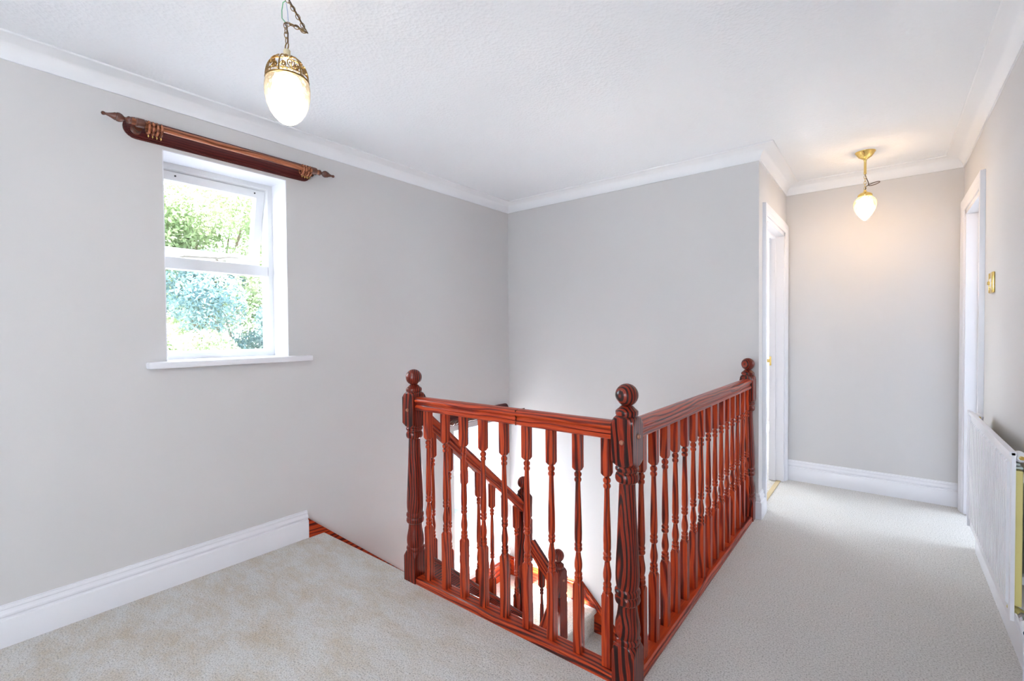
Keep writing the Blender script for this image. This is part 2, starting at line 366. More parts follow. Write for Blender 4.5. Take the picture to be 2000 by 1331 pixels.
SK = [(0, 0), (0.022, 0), (0.022, 0.106), (0.0205, 0.109), (0.014, 0.112), (0.013, 0.117), (0.0165, 0.123), (0.0165, 0.130), (0.011, 0.139), (0.009, 0.146), (0.0105, 0.150), (0.0085, 0.157), (0.005, 0.160), (0.005, 0.165), (0, 0.166)]
def skirt(name, label, path): struct(MB().sweep(path, (0, 0, 1), SK).build(name, WHITE, None, 30), label)
skirt('baseboard_left', 'tall white moulded skirting below the window wall', [(XL, 1.438, 0), (XL, YR, 0)])
skirt('baseboard_end', 'white moulded skirting along the hall end wall', [(XR - 0.02, YE, 0), (XH + 0.022, YE, 0)])
skirt('baseboard_corner', 'short white skirting wrapping the hall corner beside the last newel', [(XH, 3.545, 0), (XH, YB, 0), (-0.668, YB, 0)])
skirt('baseboard_right', 'white skirting running under the radiator', [(XR, YR, 0), (XR, RDOOR[0] - 0.07, 0)])
skirt('baseboard_rear', 'white skirting behind the viewer', [(XL, YR, 0), (XR, YR, 0)])

# ------------------------------------------------------------------ doorways
ARCH = [(0, 0), (0, 0.012), (0.006, 0.016), (0.018, 0.017), (0.026, 0.021), (0.034, 0.019), (0.044, 0.022), (0.060, 0.024), (0.070, 0.022), (0.072, 0)]
def doorway(name, label, x, sgn, y0, y1, wallthick):
    """sgn: room side normal along x (+1 = room at +x of the wall)"""
    root = thing(name, (x, (y0 + y1) / 2, 0), label, 'doorway', None, 'structure')
    N = (sgn, 0, 0)
    # outward side of the opening must be N x t: choose the direction of travel accordingly
    path = [(x, y0, 0), (x, y0, DH), (x, y1, DH), (x, y1, 0)]
    t = V((0, 0, 1)); side = V(N).cross(t)
    if side.y > 0: path = path[::-1]
    child(MB().sweep(path, N, ARCH).build('architrave', WHITE, None, 30), root)
    d = -sgn * wallthick; xa, xb = sorted((x + sgn * 0.004, x + d - sgn * 0.004))
    lin = MB().box(xa, xb, y0 - 0.001, y0 + 0.028, 0, DH).box(xa, xb, y1 - 0.028, y1 + 0.001, 0, DH).box(xa, xb, y0, y1, DH - 0.028, DH + 0.001)
    child(lin.build('door_lining', WHITE), root)
    xs = x + d * 0.55; xc, xd = sorted((xs, xs - sgn * 0.014))
    st = MB()
    a, b = sorted((xs, xs + d * 0.30))
    st.box(a, b, y0 + 0.028, y0 + 0.042, 0, DH - 0.042).box(a, b, y1 - 0.042, y1 - 0.028, 0, DH - 0.042).box(a, b, y0 + 0.028, y1 - 0.028, DH - 0.042, DH - 0.028)
    child(st.build('door_stop', WHITE), root)
    return root
d1 = doorway('door_1', 'white framed open doorway on the left of the hall, bright room beyond', XH, 1, LDOOR[0], LDOOR[1], 0.10)
sp = MB().bbox(-0.752, -0.728, 4.369, 4.3725, 0.955, 1.030, 0.001).bbox(-0.770, -0.752, 4.366, 4.3715, 0.980, 1.006, 0.001)
child(tag(sp.build('strike_plate', BRASS), 'brass strike plate on the far jamb'), d1)
child(MB().box(-0.7385, -0.7345, 4.3675, 4.3695, 0.975, 1.010).build('latch_hole_shade', BLACKM), d1)  # black box stands in for the shade inside the hole
child(MB().bbox(-0.700, -0.668, 3.640, 4.370, 0.0, 0.006, 0.002).build('threshold_strip', plain('satin_brass', (0.62, 0.50, 0.30), 0.5, 0.35)), d1)
d2 = doorway('door_2', 'white framed doorway on the right beyond the radiator', XR, -1, RDOOR[0], RDOOR[1], 0.10)

# ------------------------------------------------------------------ upper window
root = thing('window_1', (XL - 0.18, (WIN1[0] + WIN1[1]) / 2, WIN1[2]), 'small white window with open top sash above a lower pane', 'window', None, 'structure')
y0, y1, z0, z1 = WIN1; FX0, FX1 = -3.005, -2.945
fr = MB()
FRP = [(0, 0), (-0.044, 0), (-0.044, 0.045), (-0.038, 0.055), (-0.030, 0.060), (0, 0.060)]
YF = y0 - 0.05
fr.sweep([(FX0, YF, z0), (FX0, y1, z0), (FX0, y1, z1), (FX0, YF, z1)], (1, 0, 0), [(-a, b) for a, b in FRP], True)
child(fr.build('frame', UPVC, None, 30), root)
child(MB().bbox(FX0, FX1 + 0.012, y0 + 0.040, y1 - 0.040, 1.598, 1.660, 0.006).build('transom', UPVC, None, 30), root)
child(MB().box(-2.978, -2.972, y0 + 0.042, y1 - 0.042, z0 + 0.042, 1.600).build('lower_pane', GLASS), root)
# the reveal is painted white
rv = MB().box(FX1, XL + 0.0008, y1 - 0.003, y1 + 0.001, z0, z1).box(FX1, XL + 0.0008, y0 - 0.001, y0 + 0.003, z0, z1).box(FX1, XL + 0.0008, y0, y1, z1 - 0.003, z1 + 0.001)
child(rv.build('white_reveal', WHITE), root)
sl = MB().bbox(FX1 - 0.02, XL + 0.001, y0, y1, 1.085, 1.118, 0.003).bbox(XL - 0.012, XL + 0.048, 0.655, 1.470, 1.085, 1.118, 0.009)
child(tag(sl.build('sill', WHITE, None, 40), 'white rounded window sill board'), root)
# top-hung sash swung outward at the bottom
sash = thing('sash', (0, 0, 0), None, None); child(sash, root)
sash.parent = root; sash.location = V((FX1 - 0.012, (YF + y1) / 2, 2.112)) - root.location
sash.rotation_euler = (0, math.radians(12.5), 0)
hw = (y1 - YF) / 2 - 0.045; sh = 0.446
SP = [(0, 0), (0.050, 0), (0.050, 0.020), (0.042, 0.034), (0.012, 0.040), (0, 0.040)]
MB().sweep([(-0.030, -hw, -sh), (-0.030, hw, -sh), (-0.030, hw, 0), (-0.030, -hw, 0)], (1, 0, 0), SP, True).build('sash_frame', UPVC, sash, 30)
MB().box(-0.014, -0.008, -hw + 0.046, hw - 0.046, -sh + 0.046, -0.046).build('upper_pane', GLASS, sash)
sc_ = MB()
for yy in (-hw * 0.62, hw * 0.80):
    sc_.lathe([(0, 0.0045), (0.003, 0.0045), (0.004, 0.002)], 10, None, Matrix.Translation((0.009, yy, -0.018)) @ Matrix.Rotation(PI / 2, 4, 'Y'))
sc_.build('screw', BLACKM, sash)
MB().bbox(0.006, 0.020, hw - 0.075, hw - 0.01, -sh + 0.004, -sh + 0.018, 0.003).build('stay_pin_plate', UPVC, sash)
STAY = plain('cream_window_furniture', (0.72, 0.69, 0.60), 0.3)
stay = MB().tube([(-2.925, 0.86, 1.668), (-2.92, 0.95, 1.672), (-2.92, 1.03, 1.676), (-2.93, 1.08, 1.690), (-2.945, 1.14, 1.692)], 0.0055, 8)
for yy in (0.855, 1.02, 1.06): stay.lathe([(0, 0.010), (0.006, 0.010), (0.010, 0.006), (0.013, 0.002)], 12, None, Matrix.Translation((-2.925, yy, 1.660)))
child(tag(stay.build('casement_stay', STAY, None, 40), 'cream casement stay resting on its pins'), root)

# ------------------------------------------------------------------ lower stair window
root = thing('window_2', (XL - 0.18, 3.0, WIN2[2]), 'tall sunlit window above the quarter landing, seen between balusters', 'window', None, 'structure')
y0, y1, z0, z1 = WIN2
child(MB().sweep([(FX0, y0, z0), (FX0, y1, z0), (FX0, y1, z1), (FX0, y0, z1)], (1, 0, 0), [(-a, b) for a, b in FRP], True).build('frame', UPVC, None, 30), root)
child(MB().bbox(FX0, FX1 + 0.01, y0 + 0.04, y1 - 0.04, -0.06, 0.0, 0.006).build('transom', UPVC, None, 30), root)
child(MB().box(-2.978, -2.972, y0 + 0.042, y1 - 0.042, z0 + 0.042, -0.058).build('lower_pane', GLASS), root)
child(MB().box(-2.978, -2.972, y0 + 0.042, y1 - 0.042, -0.002, z1 - 0.042).build('upper_pane', GLASS), root)
child(MB().box(FX1, XL + 0.0008, y1 - 0.003, y1 + 0.001, z0, z1).box(FX1, XL + 0.0008, y0 - 0.001, y0 + 0.003, z0, z1).box(FX1, XL + 0.0008, y0, y1, z1 - 0.003, z1 + 0.001).build('white_reveal', WHITE), root)
child(MB().bbox(FX1 - 0.02, XL + 0.001, y0, y1, z0 - 0.03, z0 + 0.002, 0.003).bbox(XL - 0.012, XL + 0.045, y0 - 0.07, y1 + 0.07, z0 - 0.03, z0 + 0.002, 0.009).build('sill', WHITE, None, 40), root)
# unseen windows added to bring fill light into landing, hall and stairwell
def simple_window(name, label, axis, pos, u0, u1, z0, z1, mull, N):
    P = (lambda u, z: (pos, u, z)) if axis == 'x' else (lambda u, z: (u, pos, z))
    r = thing(name, P((u0 + u1) / 2, z0), label, 'window', None, 'structure')
    path = [P(u0, z0), P(u1, z0), P(u1, z1), P(u0, z1)]
    if V(N).cross(V(path[1]) - V(path[0])).z < 0: path = path[::-1]
    child(MB().sweep(path, N, [(-a, b) for a, b in FRP], True).build('frame', UPVC, None, 30), r)
    for u in mull:
        b = MB().box(pos, pos + 0.05, u - 0.03, u + 0.03, z0, z1) if axis == 'x' else MB().box(u - 0.03, u + 0.03, pos, pos + 0.05, z0, z1)
        child(b.build('mullion', UPVC), r)
    g = MB().box(pos + 0.02, pos + 0.026, u0, u1, z0, z1) if axis == 'x' else MB().box(u0, u1, pos + 0.02, pos + 0.026, z0, z1)
    child(g.build('pane', GLASS), r)
simple_window('fill_window_3', 'unseen window added to light the room beyond the left doorway', 'x', FX0, *FILL_WIN3, [5.25], (1, 0, 0))
simple_window('fill_window_6', 'unseen lower storey window added to brighten the stairwell', 'x', FX0, *FILL_WIN6, [1.0], (1, 0, 0))
simple_window('fill_window_4', 'unseen window added behind the viewer to light the landing', 'y', YR - 0.18, *FILL_WIN_REAR, [-0.38], (0, 1, 0))
simple_window('fill_window_5', 'unseen right room window added to brighten the hall', 'x', 2.63, 3.7, 5.0, 0.85, 2.15, [4.35], (-1, 0, 0))
for win in (WIN1, WIN2, FILL_WIN3, FILL_WIN6):
    portal((XL - 0.26, (win[0] + win[1]) / 2, (win[2] + win[3]) / 2), (1, 0, 0), win[1] - win[0], win[3] - win[2])
portal(((FILL_WIN_REAR[0] + FILL_WIN_REAR[1]) / 2, YR - 0.22, (FILL_WIN_REAR[2] + FILL_WIN_REAR[3]) / 2), (0, 1, 0), FILL_WIN_REAR[1] - FILL_WIN_REAR[0], FILL_WIN_REAR[3] - FILL_WIN_REAR[2])
portal((2.69, 4.35, 1.5), (-1, 0, 0), 1.3, 1.3)

# ------------------------------------------------------------------ staircase
def sloped(name, p0, p1, prof, mat, root):
    """moulding from p0 to p1 built along its own x axis so the grain follows the slope"""
    p0, p1 = V(p0), V(p1); d = (p1 - p0); L_ = d.length; d.normalize()
    sd_ = V((0, 0, 1)).cross(d).normalized(); u_ = d.cross(sd_).normalized()
    o = MB().sweep([(0, 0, 0), (L_, 0, 0)], (0, 0, 1), prof).build(name, mat, None, 28)
    o.rotation_euler = Matrix((d, sd_, u_)).transposed().to_euler(); o.location = p0
    return child(o, root)
XL_, YB_ = XL, YB
XL, YB = XL + 0.002, YB - 0.002
st = thing('staircase', (XL + 0.45, 1.54, ZL), 'carpeted staircase with mahogany strings turning below the landing', 'staircase')
RISE, GOING, YN = 0.208, 0.24, 1.543
def step_profile(run, drop, rise):
    """(forward, z) of one carpeted step: tread with a rounded nosing"""
    return [(-0.02, -drop)] + [(-0.02, 0)] + [(run + 0.022 * math.sin(a), -0.022 + 0.022 * math.cos(a)) for a in [i * PI / 10 for i in range(11)]] + [(run - 0.004, -rise), (run - 0.004, -drop)]
for k in range(1, 5):
    yb = YN + GOING * (k - 1) - 0.02
    pr = step_profile(GOING, 0.30, RISE)
    child(MB().prism([(XL + 0.02, yb + a, -RISE * k + b) for a, b in pr], (abs(XL) - 1.84 - 0.02 - 0.03, 0, 0)).build('step', CARPET, None, 40), st)
# quarter landing and the short flight along the back wall
pr = [(XL, -0.25), (XL, 0)] + [(-1.868 + 0.022 * math.sin(a), -0.022 + 0.022 * math.cos(a)) for a in [i * PI / 10 for i in range(11)]] + [(-1.872, -0.25)]
child(MB().prism([(a, YN + GOING * 4 - 0.03, ZL + b) for a, b in pr], (0, YB - YN - GOING * 4 + 0.03, 0)).build('landing', CARPET, None, 40), st)
for k in (1, 2):
    x0_ = -1.872 + 0.22 * (k - 1)
    child(MB().prism([(x0_ + a, 2.46, ZL - 0.2 * k + b) for a, b in step_profile(0.22, 0.30, 0.2)], (0, YB - 2.46 - 0.02, 0)).build('step', CARPET, None, 40), st)
child(MB().box(-1.44, -0.693, 2.46, YB, ZL - 0.85, ZL - 0.6).build('landing', CARPET), st)
for k in range(1, 5):
    child(MB().prism([(-1.55, 2.46 - a - 0.24 * (k - 1), ZL - 0.6 - 0.192 * k + b) for a, b in step_profile(0.24, 0.19, 0.192)], (0.855, 0, 0)).build('step', CARPET, None, 40), st)
# wall string and lower skirting, stained
SLOPE = RISE / GOING
def ws(y): return 0.117 - SLOPE * (y - 1.439)
yk = 1.439 + (0.117 + 0.878) / SLOPE
def string_board(pts, d): return MB().prism(pts, d)
wsb = string_board([(XL, 1.439, -0.24), (XL, 1.439, ws(1.439)), (XL, yk, -0.878), (XL, YB, -0.878), (XL, YB, ZL - 0.05), (XL, 2.6, ZL - 0.3)], (0.022, 0, 0))
cap1 = [(0.022, -0.006), (0.030, -0.002), (0.030, 0.012), (0.024, 0.018), (0, 0.018), (0, -0.006)]
child(wsb.build('wall_string', WOODS[1]), st)
# skirting cap mouldings
mo = MB(); mo.sweep([(XL, YB, -0.878), (XL, yk, -0.878), ], (0, 0, 1), [(0, -0.03), (0.026, -0.03), (0.022, -0.018), (0.026, -0.008), (0.020, 0.0), (0, 0.004)])
child(mo.build('string_moulding', WOODS[1], None, 30), st)
bw = string_board([(XL, YB, ZL - 0.05), (XL, YB, -0.878), (-1.98, YB, -0.878), (-1.40, YB, -0.878 - 0.58 * 0.91), (-0.693, YB, -0.878 - 0.58 * 0.91), (-0.693, YB, ZL - 0.75), (-1.40, YB, ZL - 0.75), (-1.90, YB, ZL - 0.30)], (0, -0.022, 0))
child(bw.build('back_wall_string', WOODS[0]), st)
mb = MB()
P0, P1, P2, P3 = V((XL, YB, -0.878)), V((-1.98, YB, -0.878)), V((-1.40, YB, -0.878 - 0.58 * 0.91)), V((-0.693, YB, -0.878 - 0.58 * 0.91))
mb.sweep([P3, P2, P1, P0], (0, -1, 0), [(a, b) for a, b in [(0.03, 0.0), (0.03, 0.026), (0.018, 0.023), (0.008, 0.027), (0.0, 0.022), (-0.004, 0.0)]])
child(mb.build('string_moulding', WOODS[0], None, 30), st)
# outer closed string of the first flight
def os_(y): return -0.088 - SLOPE * (y - 1.791)
NX = -1.858
osb = MB().prism([(NX - 0.018, 1.57, os_(1.57) - 0.28), (NX - 0.018, 1.57, os_(1.57)), (NX - 0.018, 2.42, os_(2.42)), (NX - 0.018, 2.42, os_(2.42) - 0.28)], (0.036, 0, 0))
child(osb.build('outer_string', WD[1]), st)
sloped('string_capping', (NX, 1.575, os_(1.575)), (NX, 2.42, os_(2.42)), [(-0.032, 0), (0.032, 0), (0.032, 0.014), (0.026, 0.022), (-0.026, 0.022), (-0.032, 0.014)], WD[0], st)
XL, YB = XL_, YB_
# fascia under the gallery edge
struct(MB().box(-1.90, -0.69, 1.566, 1.580, -0.28, 0.0).build('trim_2', WHITE), 'white fascia board under the front gallery edge')
struct(MB().box(-0.704, -0.69, 1.580, YB, -0.28, 0.0).build('trim_3', WHITE), 'white fascia board under the hall edge of the stairwell')

# ------------------------------------------------------------------ balustrades
NEWEL = [(0.0, 1), (0.118, 1), (0.124, 0.0590), (0.134, 0.0545), (0.142, 0.0500), (0.149, 0.0440), (0.153, 0.0400),
         (0.154, 0.0430), (0.158, 0.0455), (0.164, 0.0462), (0.169, 0.0445), (0.172, 0.0410), (0.174, 0.0395), (0.178, 0.0410), (0.190, 0.0432), (0.205, 0.0438), (0.222, 0.0425), (0.242, 0.0385), (0.262, 0.0350), (0.280, 0.0335), (0.288, 0.0345), (0.292, 0.0385),
         (0.295, 0.0425), (0.302, 0.0448), (0.312, 0.0440), (0.318, 0.0400), (0.321, 0.0395), (0.324, 0.0430), (0.330, 0.0450), (0.338, 0.0440), (0.343, 0.0400), (0.346, 0.0385),
         (0.352, 0.0400), (0.370, 0.0418), (0.395, 0.0422), (0.43, 0.0410), (0.50, 0.0375), (0.58, 0.0338), (0.66, 0.0305), (0.705, 0.0290), (0.716, 0.0290), (0.719, 0.0330),
         (0.723, 0.0385), (0.731, 0.0415), (0.742, 0.0415), (0.750, 0.0385), (0.753, 0.0345), (0.757, 0.0340), (0.759, 0.0380), (0.764, 0.0412), (0.770, 0.0412), (0.775, 0.0380), (0.777, 0.0370), (0.778, 0.0400),
         (0.783, 0.0460), (0.790, 0.0530), (0.797, 0.0590), (0.800, 1), (0.922, 1), (0.926, 0.0590), (0.938, 0.0530), (0.946, 0.0470), (0.951, 0.0400), (0.952, 0.0335), (0.956, 0.0335)]
FINIAL = [(0.955, 0.0330), (0.956, 0.0385), (0.958, 0.0395), (0.968, 0.0395), (0.971, 0.0385), (0.973, 0.0360), (0.980, 0.0280), (0.987, 0.0215)] + \
         [(1.026 - 0.040 * math.cos(a), 0.040 * math.sin(a)) for a in [0.40 + i * (PI - 0.401) / 16 for i in range(17)]]
def dense(p):
    """repeat the hard edges of the square blocks so they stay crisp"""
    return p
NEWEL_ME = MB().lathe(NEWEL, 48, 0.0416).build('newel_shaft', WD[2], None, 28)
FIN_ME = MB().lathe(FINIAL, 32).build('ball_finial', WD[2], None, 40)
PLUG_ME = MB().lathe([(0, 0.0085), (0.004, 0.0085), (0.007, 0.0065), (0.008, 0.003), (0.0085, 0.0001)], 16).build('screw_plug', PLUG, None, 40)
for o in (NEWEL_ME, FIN_ME, PLUG_ME): COL.objects.unlink(o)
def inst(o, parent, loc=(0, 0, 0), rot=(0, 0, 0), name=None):
    c = o.copy(); COL.objects.link(c); c.parent = parent; c.location = loc; c.rotation_euler = rot
    if name: c.name = name
    return c
def newel(parent, x, y, z, rot=0.0, plugs=((0, -1), (1, 0))):
    n_ = inst(NEWEL_ME, parent, V((x, y, z)) - parent.location, (0, 0, rot), 'newel_post')
    inst(FIN_ME, n_)
    for px, py in plugs:
        inst(PLUG_ME, n_, (px * 0.0412, py * 0.0412, 0.865 if px == 0 else 0.885), (PI / 2 if py < 0 else 0, PI / 2 if px > 0 else 0, 0))
    return n_
def bal_profile(h, zt):
    """square-turned-square spindle: total height h, lower end of the top block at zt"""
    o = zt - 0.705
    return [(z + (o if 0.2 < z < 0.8 and z != h else 0), r) for z, r in
        [(0.0, 1), (0.258, 1), (0.261, 0.0228), (0.266, 0.0195), (0.271, 0.0160), (0.274, 0.0120), (0.275, 0.0135), (0.279, 0.0155), (0.284, 0.0160), (0.289, 0.0150), (0.291, 0.0118), (0.293, 0.0118), (0.295, 0.0140), (0.300, 0.0152), (0.305, 0.0140), (0.307, 0.0110), (0.310, 0.0108),
         (0.318, 0.0132), (0.328, 0.0150), (0.340, 0.0152), (0.354, 0.0135), (0.370, 0.0105), (0.384, 0.0092), (0.388, 0.0110), (0.391, 0.0140), (0.396, 0.0152), (0.401, 0.0140), (0.403, 0.0115), (0.405, 0.0115), (0.407, 0.0138), (0.412, 0.0150), (0.417, 0.0138), (0.420, 0.0115),
         (0.423, 0.0125), (0.432, 0.0140), (0.46, 0.0143), (0.52, 0.0130), (0.58, 0.0112), (0.63, 0.0098), (0.650, 0.0094), (0.653, 0.0105), (0.656, 0.0128), (0.661, 0.0138), (0.666, 0.0128), (0.669, 0.0100), (0.672, 0.0100), (0.675, 0.0128), (0.681, 0.0142), (0.687, 0.0132), (0.690, 0.0098), (0.693, 0.0092), (0.696, 0.0100),
         (0.699, 0.0155), (0.704, 0.0200), (0.708, 0.0228), (0.711, 1), (h, 1)]]
BAL = MB().lathe(bal_profile(0.845, 0.705), 32, 0.016).build('baluster', WOODS[2], None, 28)
BALS = MB().lathe([(z, r) for z, r in bal_profile(0.62, 0.575)], 32, 0.016)
COL.objects.unlink(BAL)
RAIL = [(0.022, 0.0), (0.028, 0.004), (0.0295, 0.011), (0.0285, 0.018), (0.024, 0.021), (0.0215, 0.027), (0.0225, 0.034), (0.028, 0.038), (0.032, 0.043), (0.0325, 0.050), (0.029, 0.057), (0.020, 0.062), (0.010, 0.0645), (0, 0.065)]
RAIL = RAIL + [(-a, b) for a, b in RAIL[-2::-1]]
BASE = [(0.037, 0.0), (0.037, 0.010), (0.033, 0.0135), (0.0355, 0.017), (0.0365, 0.022), (0.034, 0.027), (0.028, 0.0305)]
BASE = BASE + [(-a, b) for a, b in BASE[::-1]]
N1, N2, N3 = (NX, 1.530), (-0.708, 1.530), (-0.708, 3.378)
HR = 0.866
# front run
A = thing('landing_balustrade', (N1[0], N1[1], 0), 'red-brown balustrade across the landing edge with two ball-topped newels', 'balustrade')
newel(A, *N1, 0, plugs=((0, -1),)); newel(A, *N2, 0)
child(MB().sweep([(N1[0] + 0.038, 1.530, HR), (N2[0] - 0.038, 1.530, HR)], (0, 0, 1), RAIL).build('handrail', WOODS[0], None, 28), A)
child(MB().bbox(-1.1845, -1.1825, 1.498, 1.562, HR + 0.001, HR + 0.064, 0.0005).build('rail_joint', WD[0]), A)
child(MB().sweep([(N1[0] + 0.040, 1.530, 0), (N2[0] - 0.040, 1.530, 0)], (0, 0, 1), BASE).build('base_rail', WOODS[0], None, 28), A)
for k in range(9): inst(BAL, A, V((-1.754 + 0.1209 * k, 1.530, 0.028)) - A.location)
# hall run
B = thing('hall_balustrade', (N3[0], N3[1], 0), 'long red-brown balustrade along the hall edge ending at the wall newel', 'balustrade')
newel(B, *N3, 0, plugs=())
child(MB().sweep([(N2[0], N2[1] + 0.038, HR), (N3[0], N3[1] - 0.038, HR)], (0, 0, 1), RAIL).build('handrail', WOODS[1], None, 28), B)
child(MB().sweep([(N2[0], N2[1] + 0.040, 0), (N3[0], N3[1] - 0.040, 0)], (0, 0, 1), BASE).build('base_rail', WOODS[1], None, 28), B)
for k in range(15): inst(BAL, B, V((-0.708, 1.650 + 0.1208 * k, 0.028)) - B.location)
# stair run with its two lower newels
Cc = thing('stair_balustrade', (NX, 2.43, ZL), 'sloping red-brown stair balustrade with two lower newels below the landing', 'balustrade')
def low_newel(x, y, zball, zfoot, rot=0.0):
    """double-block newel that turns the stair: ball centre at zball"""
    o = zball - 1.026
    p = [(z, r) for z, r in NEWEL if z <= 0.35]
    dz = zfoot
    pr_ = [(dz - 0.05, 1)] + [(zz + dz, r) for zz, r in p if zz > 0.0]
    top = 0.76 + o - 0.255
    pr_ += [(top - 0.10, 0.0395), (top - 0.03, 0.0395), (top - 0.012, 0.046), (top, 0.0590), (top + 0.003, 1), (0.775 + o, 1), (0.779 + o, 0.0590), (0.786 + o, 0.0540), (0.790 + o, 0.0480), (0.794 + o, 0.0540), (0.800 + o, 0.0590), (0.803 + o, 1)]
    pr_ += [(z + o, r) for z, r in NEWEL if z > 0.9]
    pr_.sort(key=lambda t: t[0])
    n_ = MB().lathe([(z, r) for z, r in pr_], 48, 0.0416).build('newel_post', WD[2], None, 28)
    n_.parent = Cc; n_.location = V((x, y, 0)) - Cc.location; n_.rotation_euler = (0, 0, rot)
    inst(FIN_ME, n_, (0, 0, o))
    inst(PLUG_ME, n_, (0.0412, 0, 0.885 + o - 0.0), (0, PI / 2, 0))
L1 = (NX, 2.435); L2 = (-1.570, 2.400)
low_newel(*L1, 0.258, ZL - 0.2); low_newel(*L2, -0.130, ZL - 0.6)
def rt_(y): return 0.417 - 0.866 * (y - 2.103)          # top of the sloping rail
upv = V((0, 0.866, 1)).normalized()
vb = 0.065 / upv.z
sloped('handrail', (NX, N1[1] + 0.036, rt_(N1[1] + 0.036) - vb), (NX, L1[1] - 0.036, rt_(L1[1] - 0.036) - vb), RAIL, WOODS[0], Cc)
for k in range(7):
    y = 1.647 + 0.118 * k
    zb_ = os_(y) + 0.018; ztop = rt_(y) - vb + 0.028
    zt = ztop - zb_ - 0.028 - 0.125
    b_ = MB().lathe(bal_profile(ztop - zb_, zt), 32, 0.016).build('baluster', WOODS[2], None, 28)
    b_.parent = Cc; b_.location = V((NX, y, zb_)) - Cc.location
ra = V((L1[0] + 0.036, L1[1], -0.085 - 0.065)); rb = V((L2[0] - 0.036, L2[1] + 0.004, -0.310 - 0.065 + 0.04))
sloped('handrail', ra, rb, RAIL, WOODS[0], Cc)
xm = (L1[0] + L2[0]) / 2 + 0.01; ym = (L1[1] + L2[1]) / 2; zt_ = (ra.z + rb.z) / 2 + 0.01
b_ = MB().lathe(bal_profile(0.78, 0.78 - 0.14), 32, 0.016).build('baluster', WD[2], None, 28); b_.parent = Cc; b_.location = V((xm, ym, zt_ - 0.78)) - Cc.location
child(MB().prism([(-1.83, 2.425, ZL - 0.32), (-1.83, 2.425, ZL + 0.12), (-1.60, 2.405, ZL - 0.10), (-1.60, 2.405, ZL - 0.55)], (0, 0.03, 0)).build('outer_string', WD[0]), Cc)
ra3 = V((L2[0], L2[1] - 0.036, -0.46)); rb3 = V((L2[0], 1.55, -0.46 - 0.75)); 
sloped('handrail', ra3, rb3, RAIL, WOODS[0], Cc)

# ------------------------------------------------------------------ curtain poles
def capsule(y0, y1, zc, h, n=10):
    return [(y1 - h + h * math.cos(a), zc + h * math.sin(a)) for a in [(-PI / 2 + PI * i / n) for i in range(n + 1)]] + [(y0 + h + h * math.cos(a), zc + h * math.sin(a)) for a in [(PI / 2 + PI * i / n) for i in range(n + 1)]]
FINP = [(0, 0.0135), (0.004, 0.016), (0.010, 0.017), (0.014, 0.0145), (0.018, 0.0090), (0.024, 0.0085), (0.028, 0.0125), (0.036, 0.0185), (0.044, 0.0205), (0.052, 0.0190), (0.055, 0.0165), (0.057, 0.0175), (0.060, 0.0165), (0.070, 0.0115), (0.082, 0.0070), (0.090, 0.0055), (0.093, 0.0075), (0.098, 0.0085), (0.103, 0.0070), (0.106, 0.0001)]
RING_T = 0.0052
def curtain_pole(label, yb0, yb1, yp0, yp1, zb, zp, rings, ringlabels, board_mat, pole_mat, dark_mat):
    xb = XL; xp = XL + 0.095; hb = 0.050
    r = thing('curtain_pole', (xb, (yb0 + yb1) / 2, zb), label, 'curtain pole')
    mb = MB()
    for d0, d1, inset in ((0, 0.008, 0), (0.008, 0.014, 0.006), (0.014, 0.019, 0.0115)):
        mb.prism([(xb + d0, y, z) for y, z in capsule(yb0 + inset, yb1 - inset, zb, hb - inset)], (d1 - d0, 0, 0))
    child(tag(mb.build('back_board', board_mat, None, 30), 'dark mahogany back board with rounded ends'), r)
    MY = lambda y, s=1: Matrix.Translation((xp, y, zp)) @ Matrix.Rotation(-PI / 2 * s, 4, 'X')
    child(MB().lathe([(0, 0.0145), (yp1 - yp0, 0.0145)], 20, None, MY(yp0)).build('pole', pole_mat, None, 40), r)
    child(MB().lathe(FINP, 20, None, MY(yp1)).build('finial', dark_mat, None, 40), r)
    child(MB().lathe(FINP, 20, None, MY(yp0, -1)).build('finial', dark_mat, None, 40), r)
    for y in (yp0 + 0.032, yp1 - 0.030):
        b = MB().lathe([(0.018, 0.020), (0.024, 0.021), (0.028, 0.014), (0.045, 0.0105), (0.060, 0.013), (0.070, 0.017)], 16, None, Matrix.Translation((xb, y, zp - 0.012)) @ Matrix.Rotation(PI / 2, 4, 'Y') @ Matrix.Translation((0, 0, 0)))
        b.lathe([(-0.017, 0.018), (-0.014, 0.0215), (0.014, 0.0215), (0.017, 0.018)], 20, None, MY(y))
        child(b.build('bracket', COPPER_DK, None, 40), r)
    for ys, lab in zip(rings, ringlabels):
        for q, y in enumerate(ys):
            mb = MB(); cz = zp - 0.0110
            pts = [(xp + 0.0270 * math.cos(a), y, cz + 0.0270 * math.sin(a)) for a in [2 * PI * i / 28 for i in range(28)]]
            mb.tube(pts, RING_T, 8, True)
            o = mb.build('curtain_ring', pole_mat, None, 60)
            tag(o, lab[q], 'curtain ring', 'curtain rings on the upper pole' if zb > 1 else 'curtain rings on the lower pole')
            e = MB().tube([(xp + 0.006 * math.cos(a), y, cz - 0.0380 + 0.006 * math.sin(a)) for a in [2 * PI * i / 14 for i in range(14)]], 0.0013, 6, True)
            e.build('eyelet', BRASS, o, 60)
    return r
curtain_pole('copper-brown wooden curtain pole on a dark back board above the upper window', 0.585, 1.490, 0.598, 1.492, 2.225, 2.222,
    [[0.660 + 0.0160 * i for i in range(4)], [1.392 + 0.0150 * i for i in range(4)]],
    [['brown curtain ring of the left bunch, %s' % w_ for w_ in ('nearest the left bracket', 'second from the left bracket', 'third from the left bracket', 'farthest from the left bracket')],
     ['brown curtain ring of the right bunch, %s' % w_ for w_ in ('farthest from the right bracket', 'third from the right bracket', 'second from the right bracket', 'nearest the right bracket')]], POLE_BOARD, COPPER, COPPER_DK)
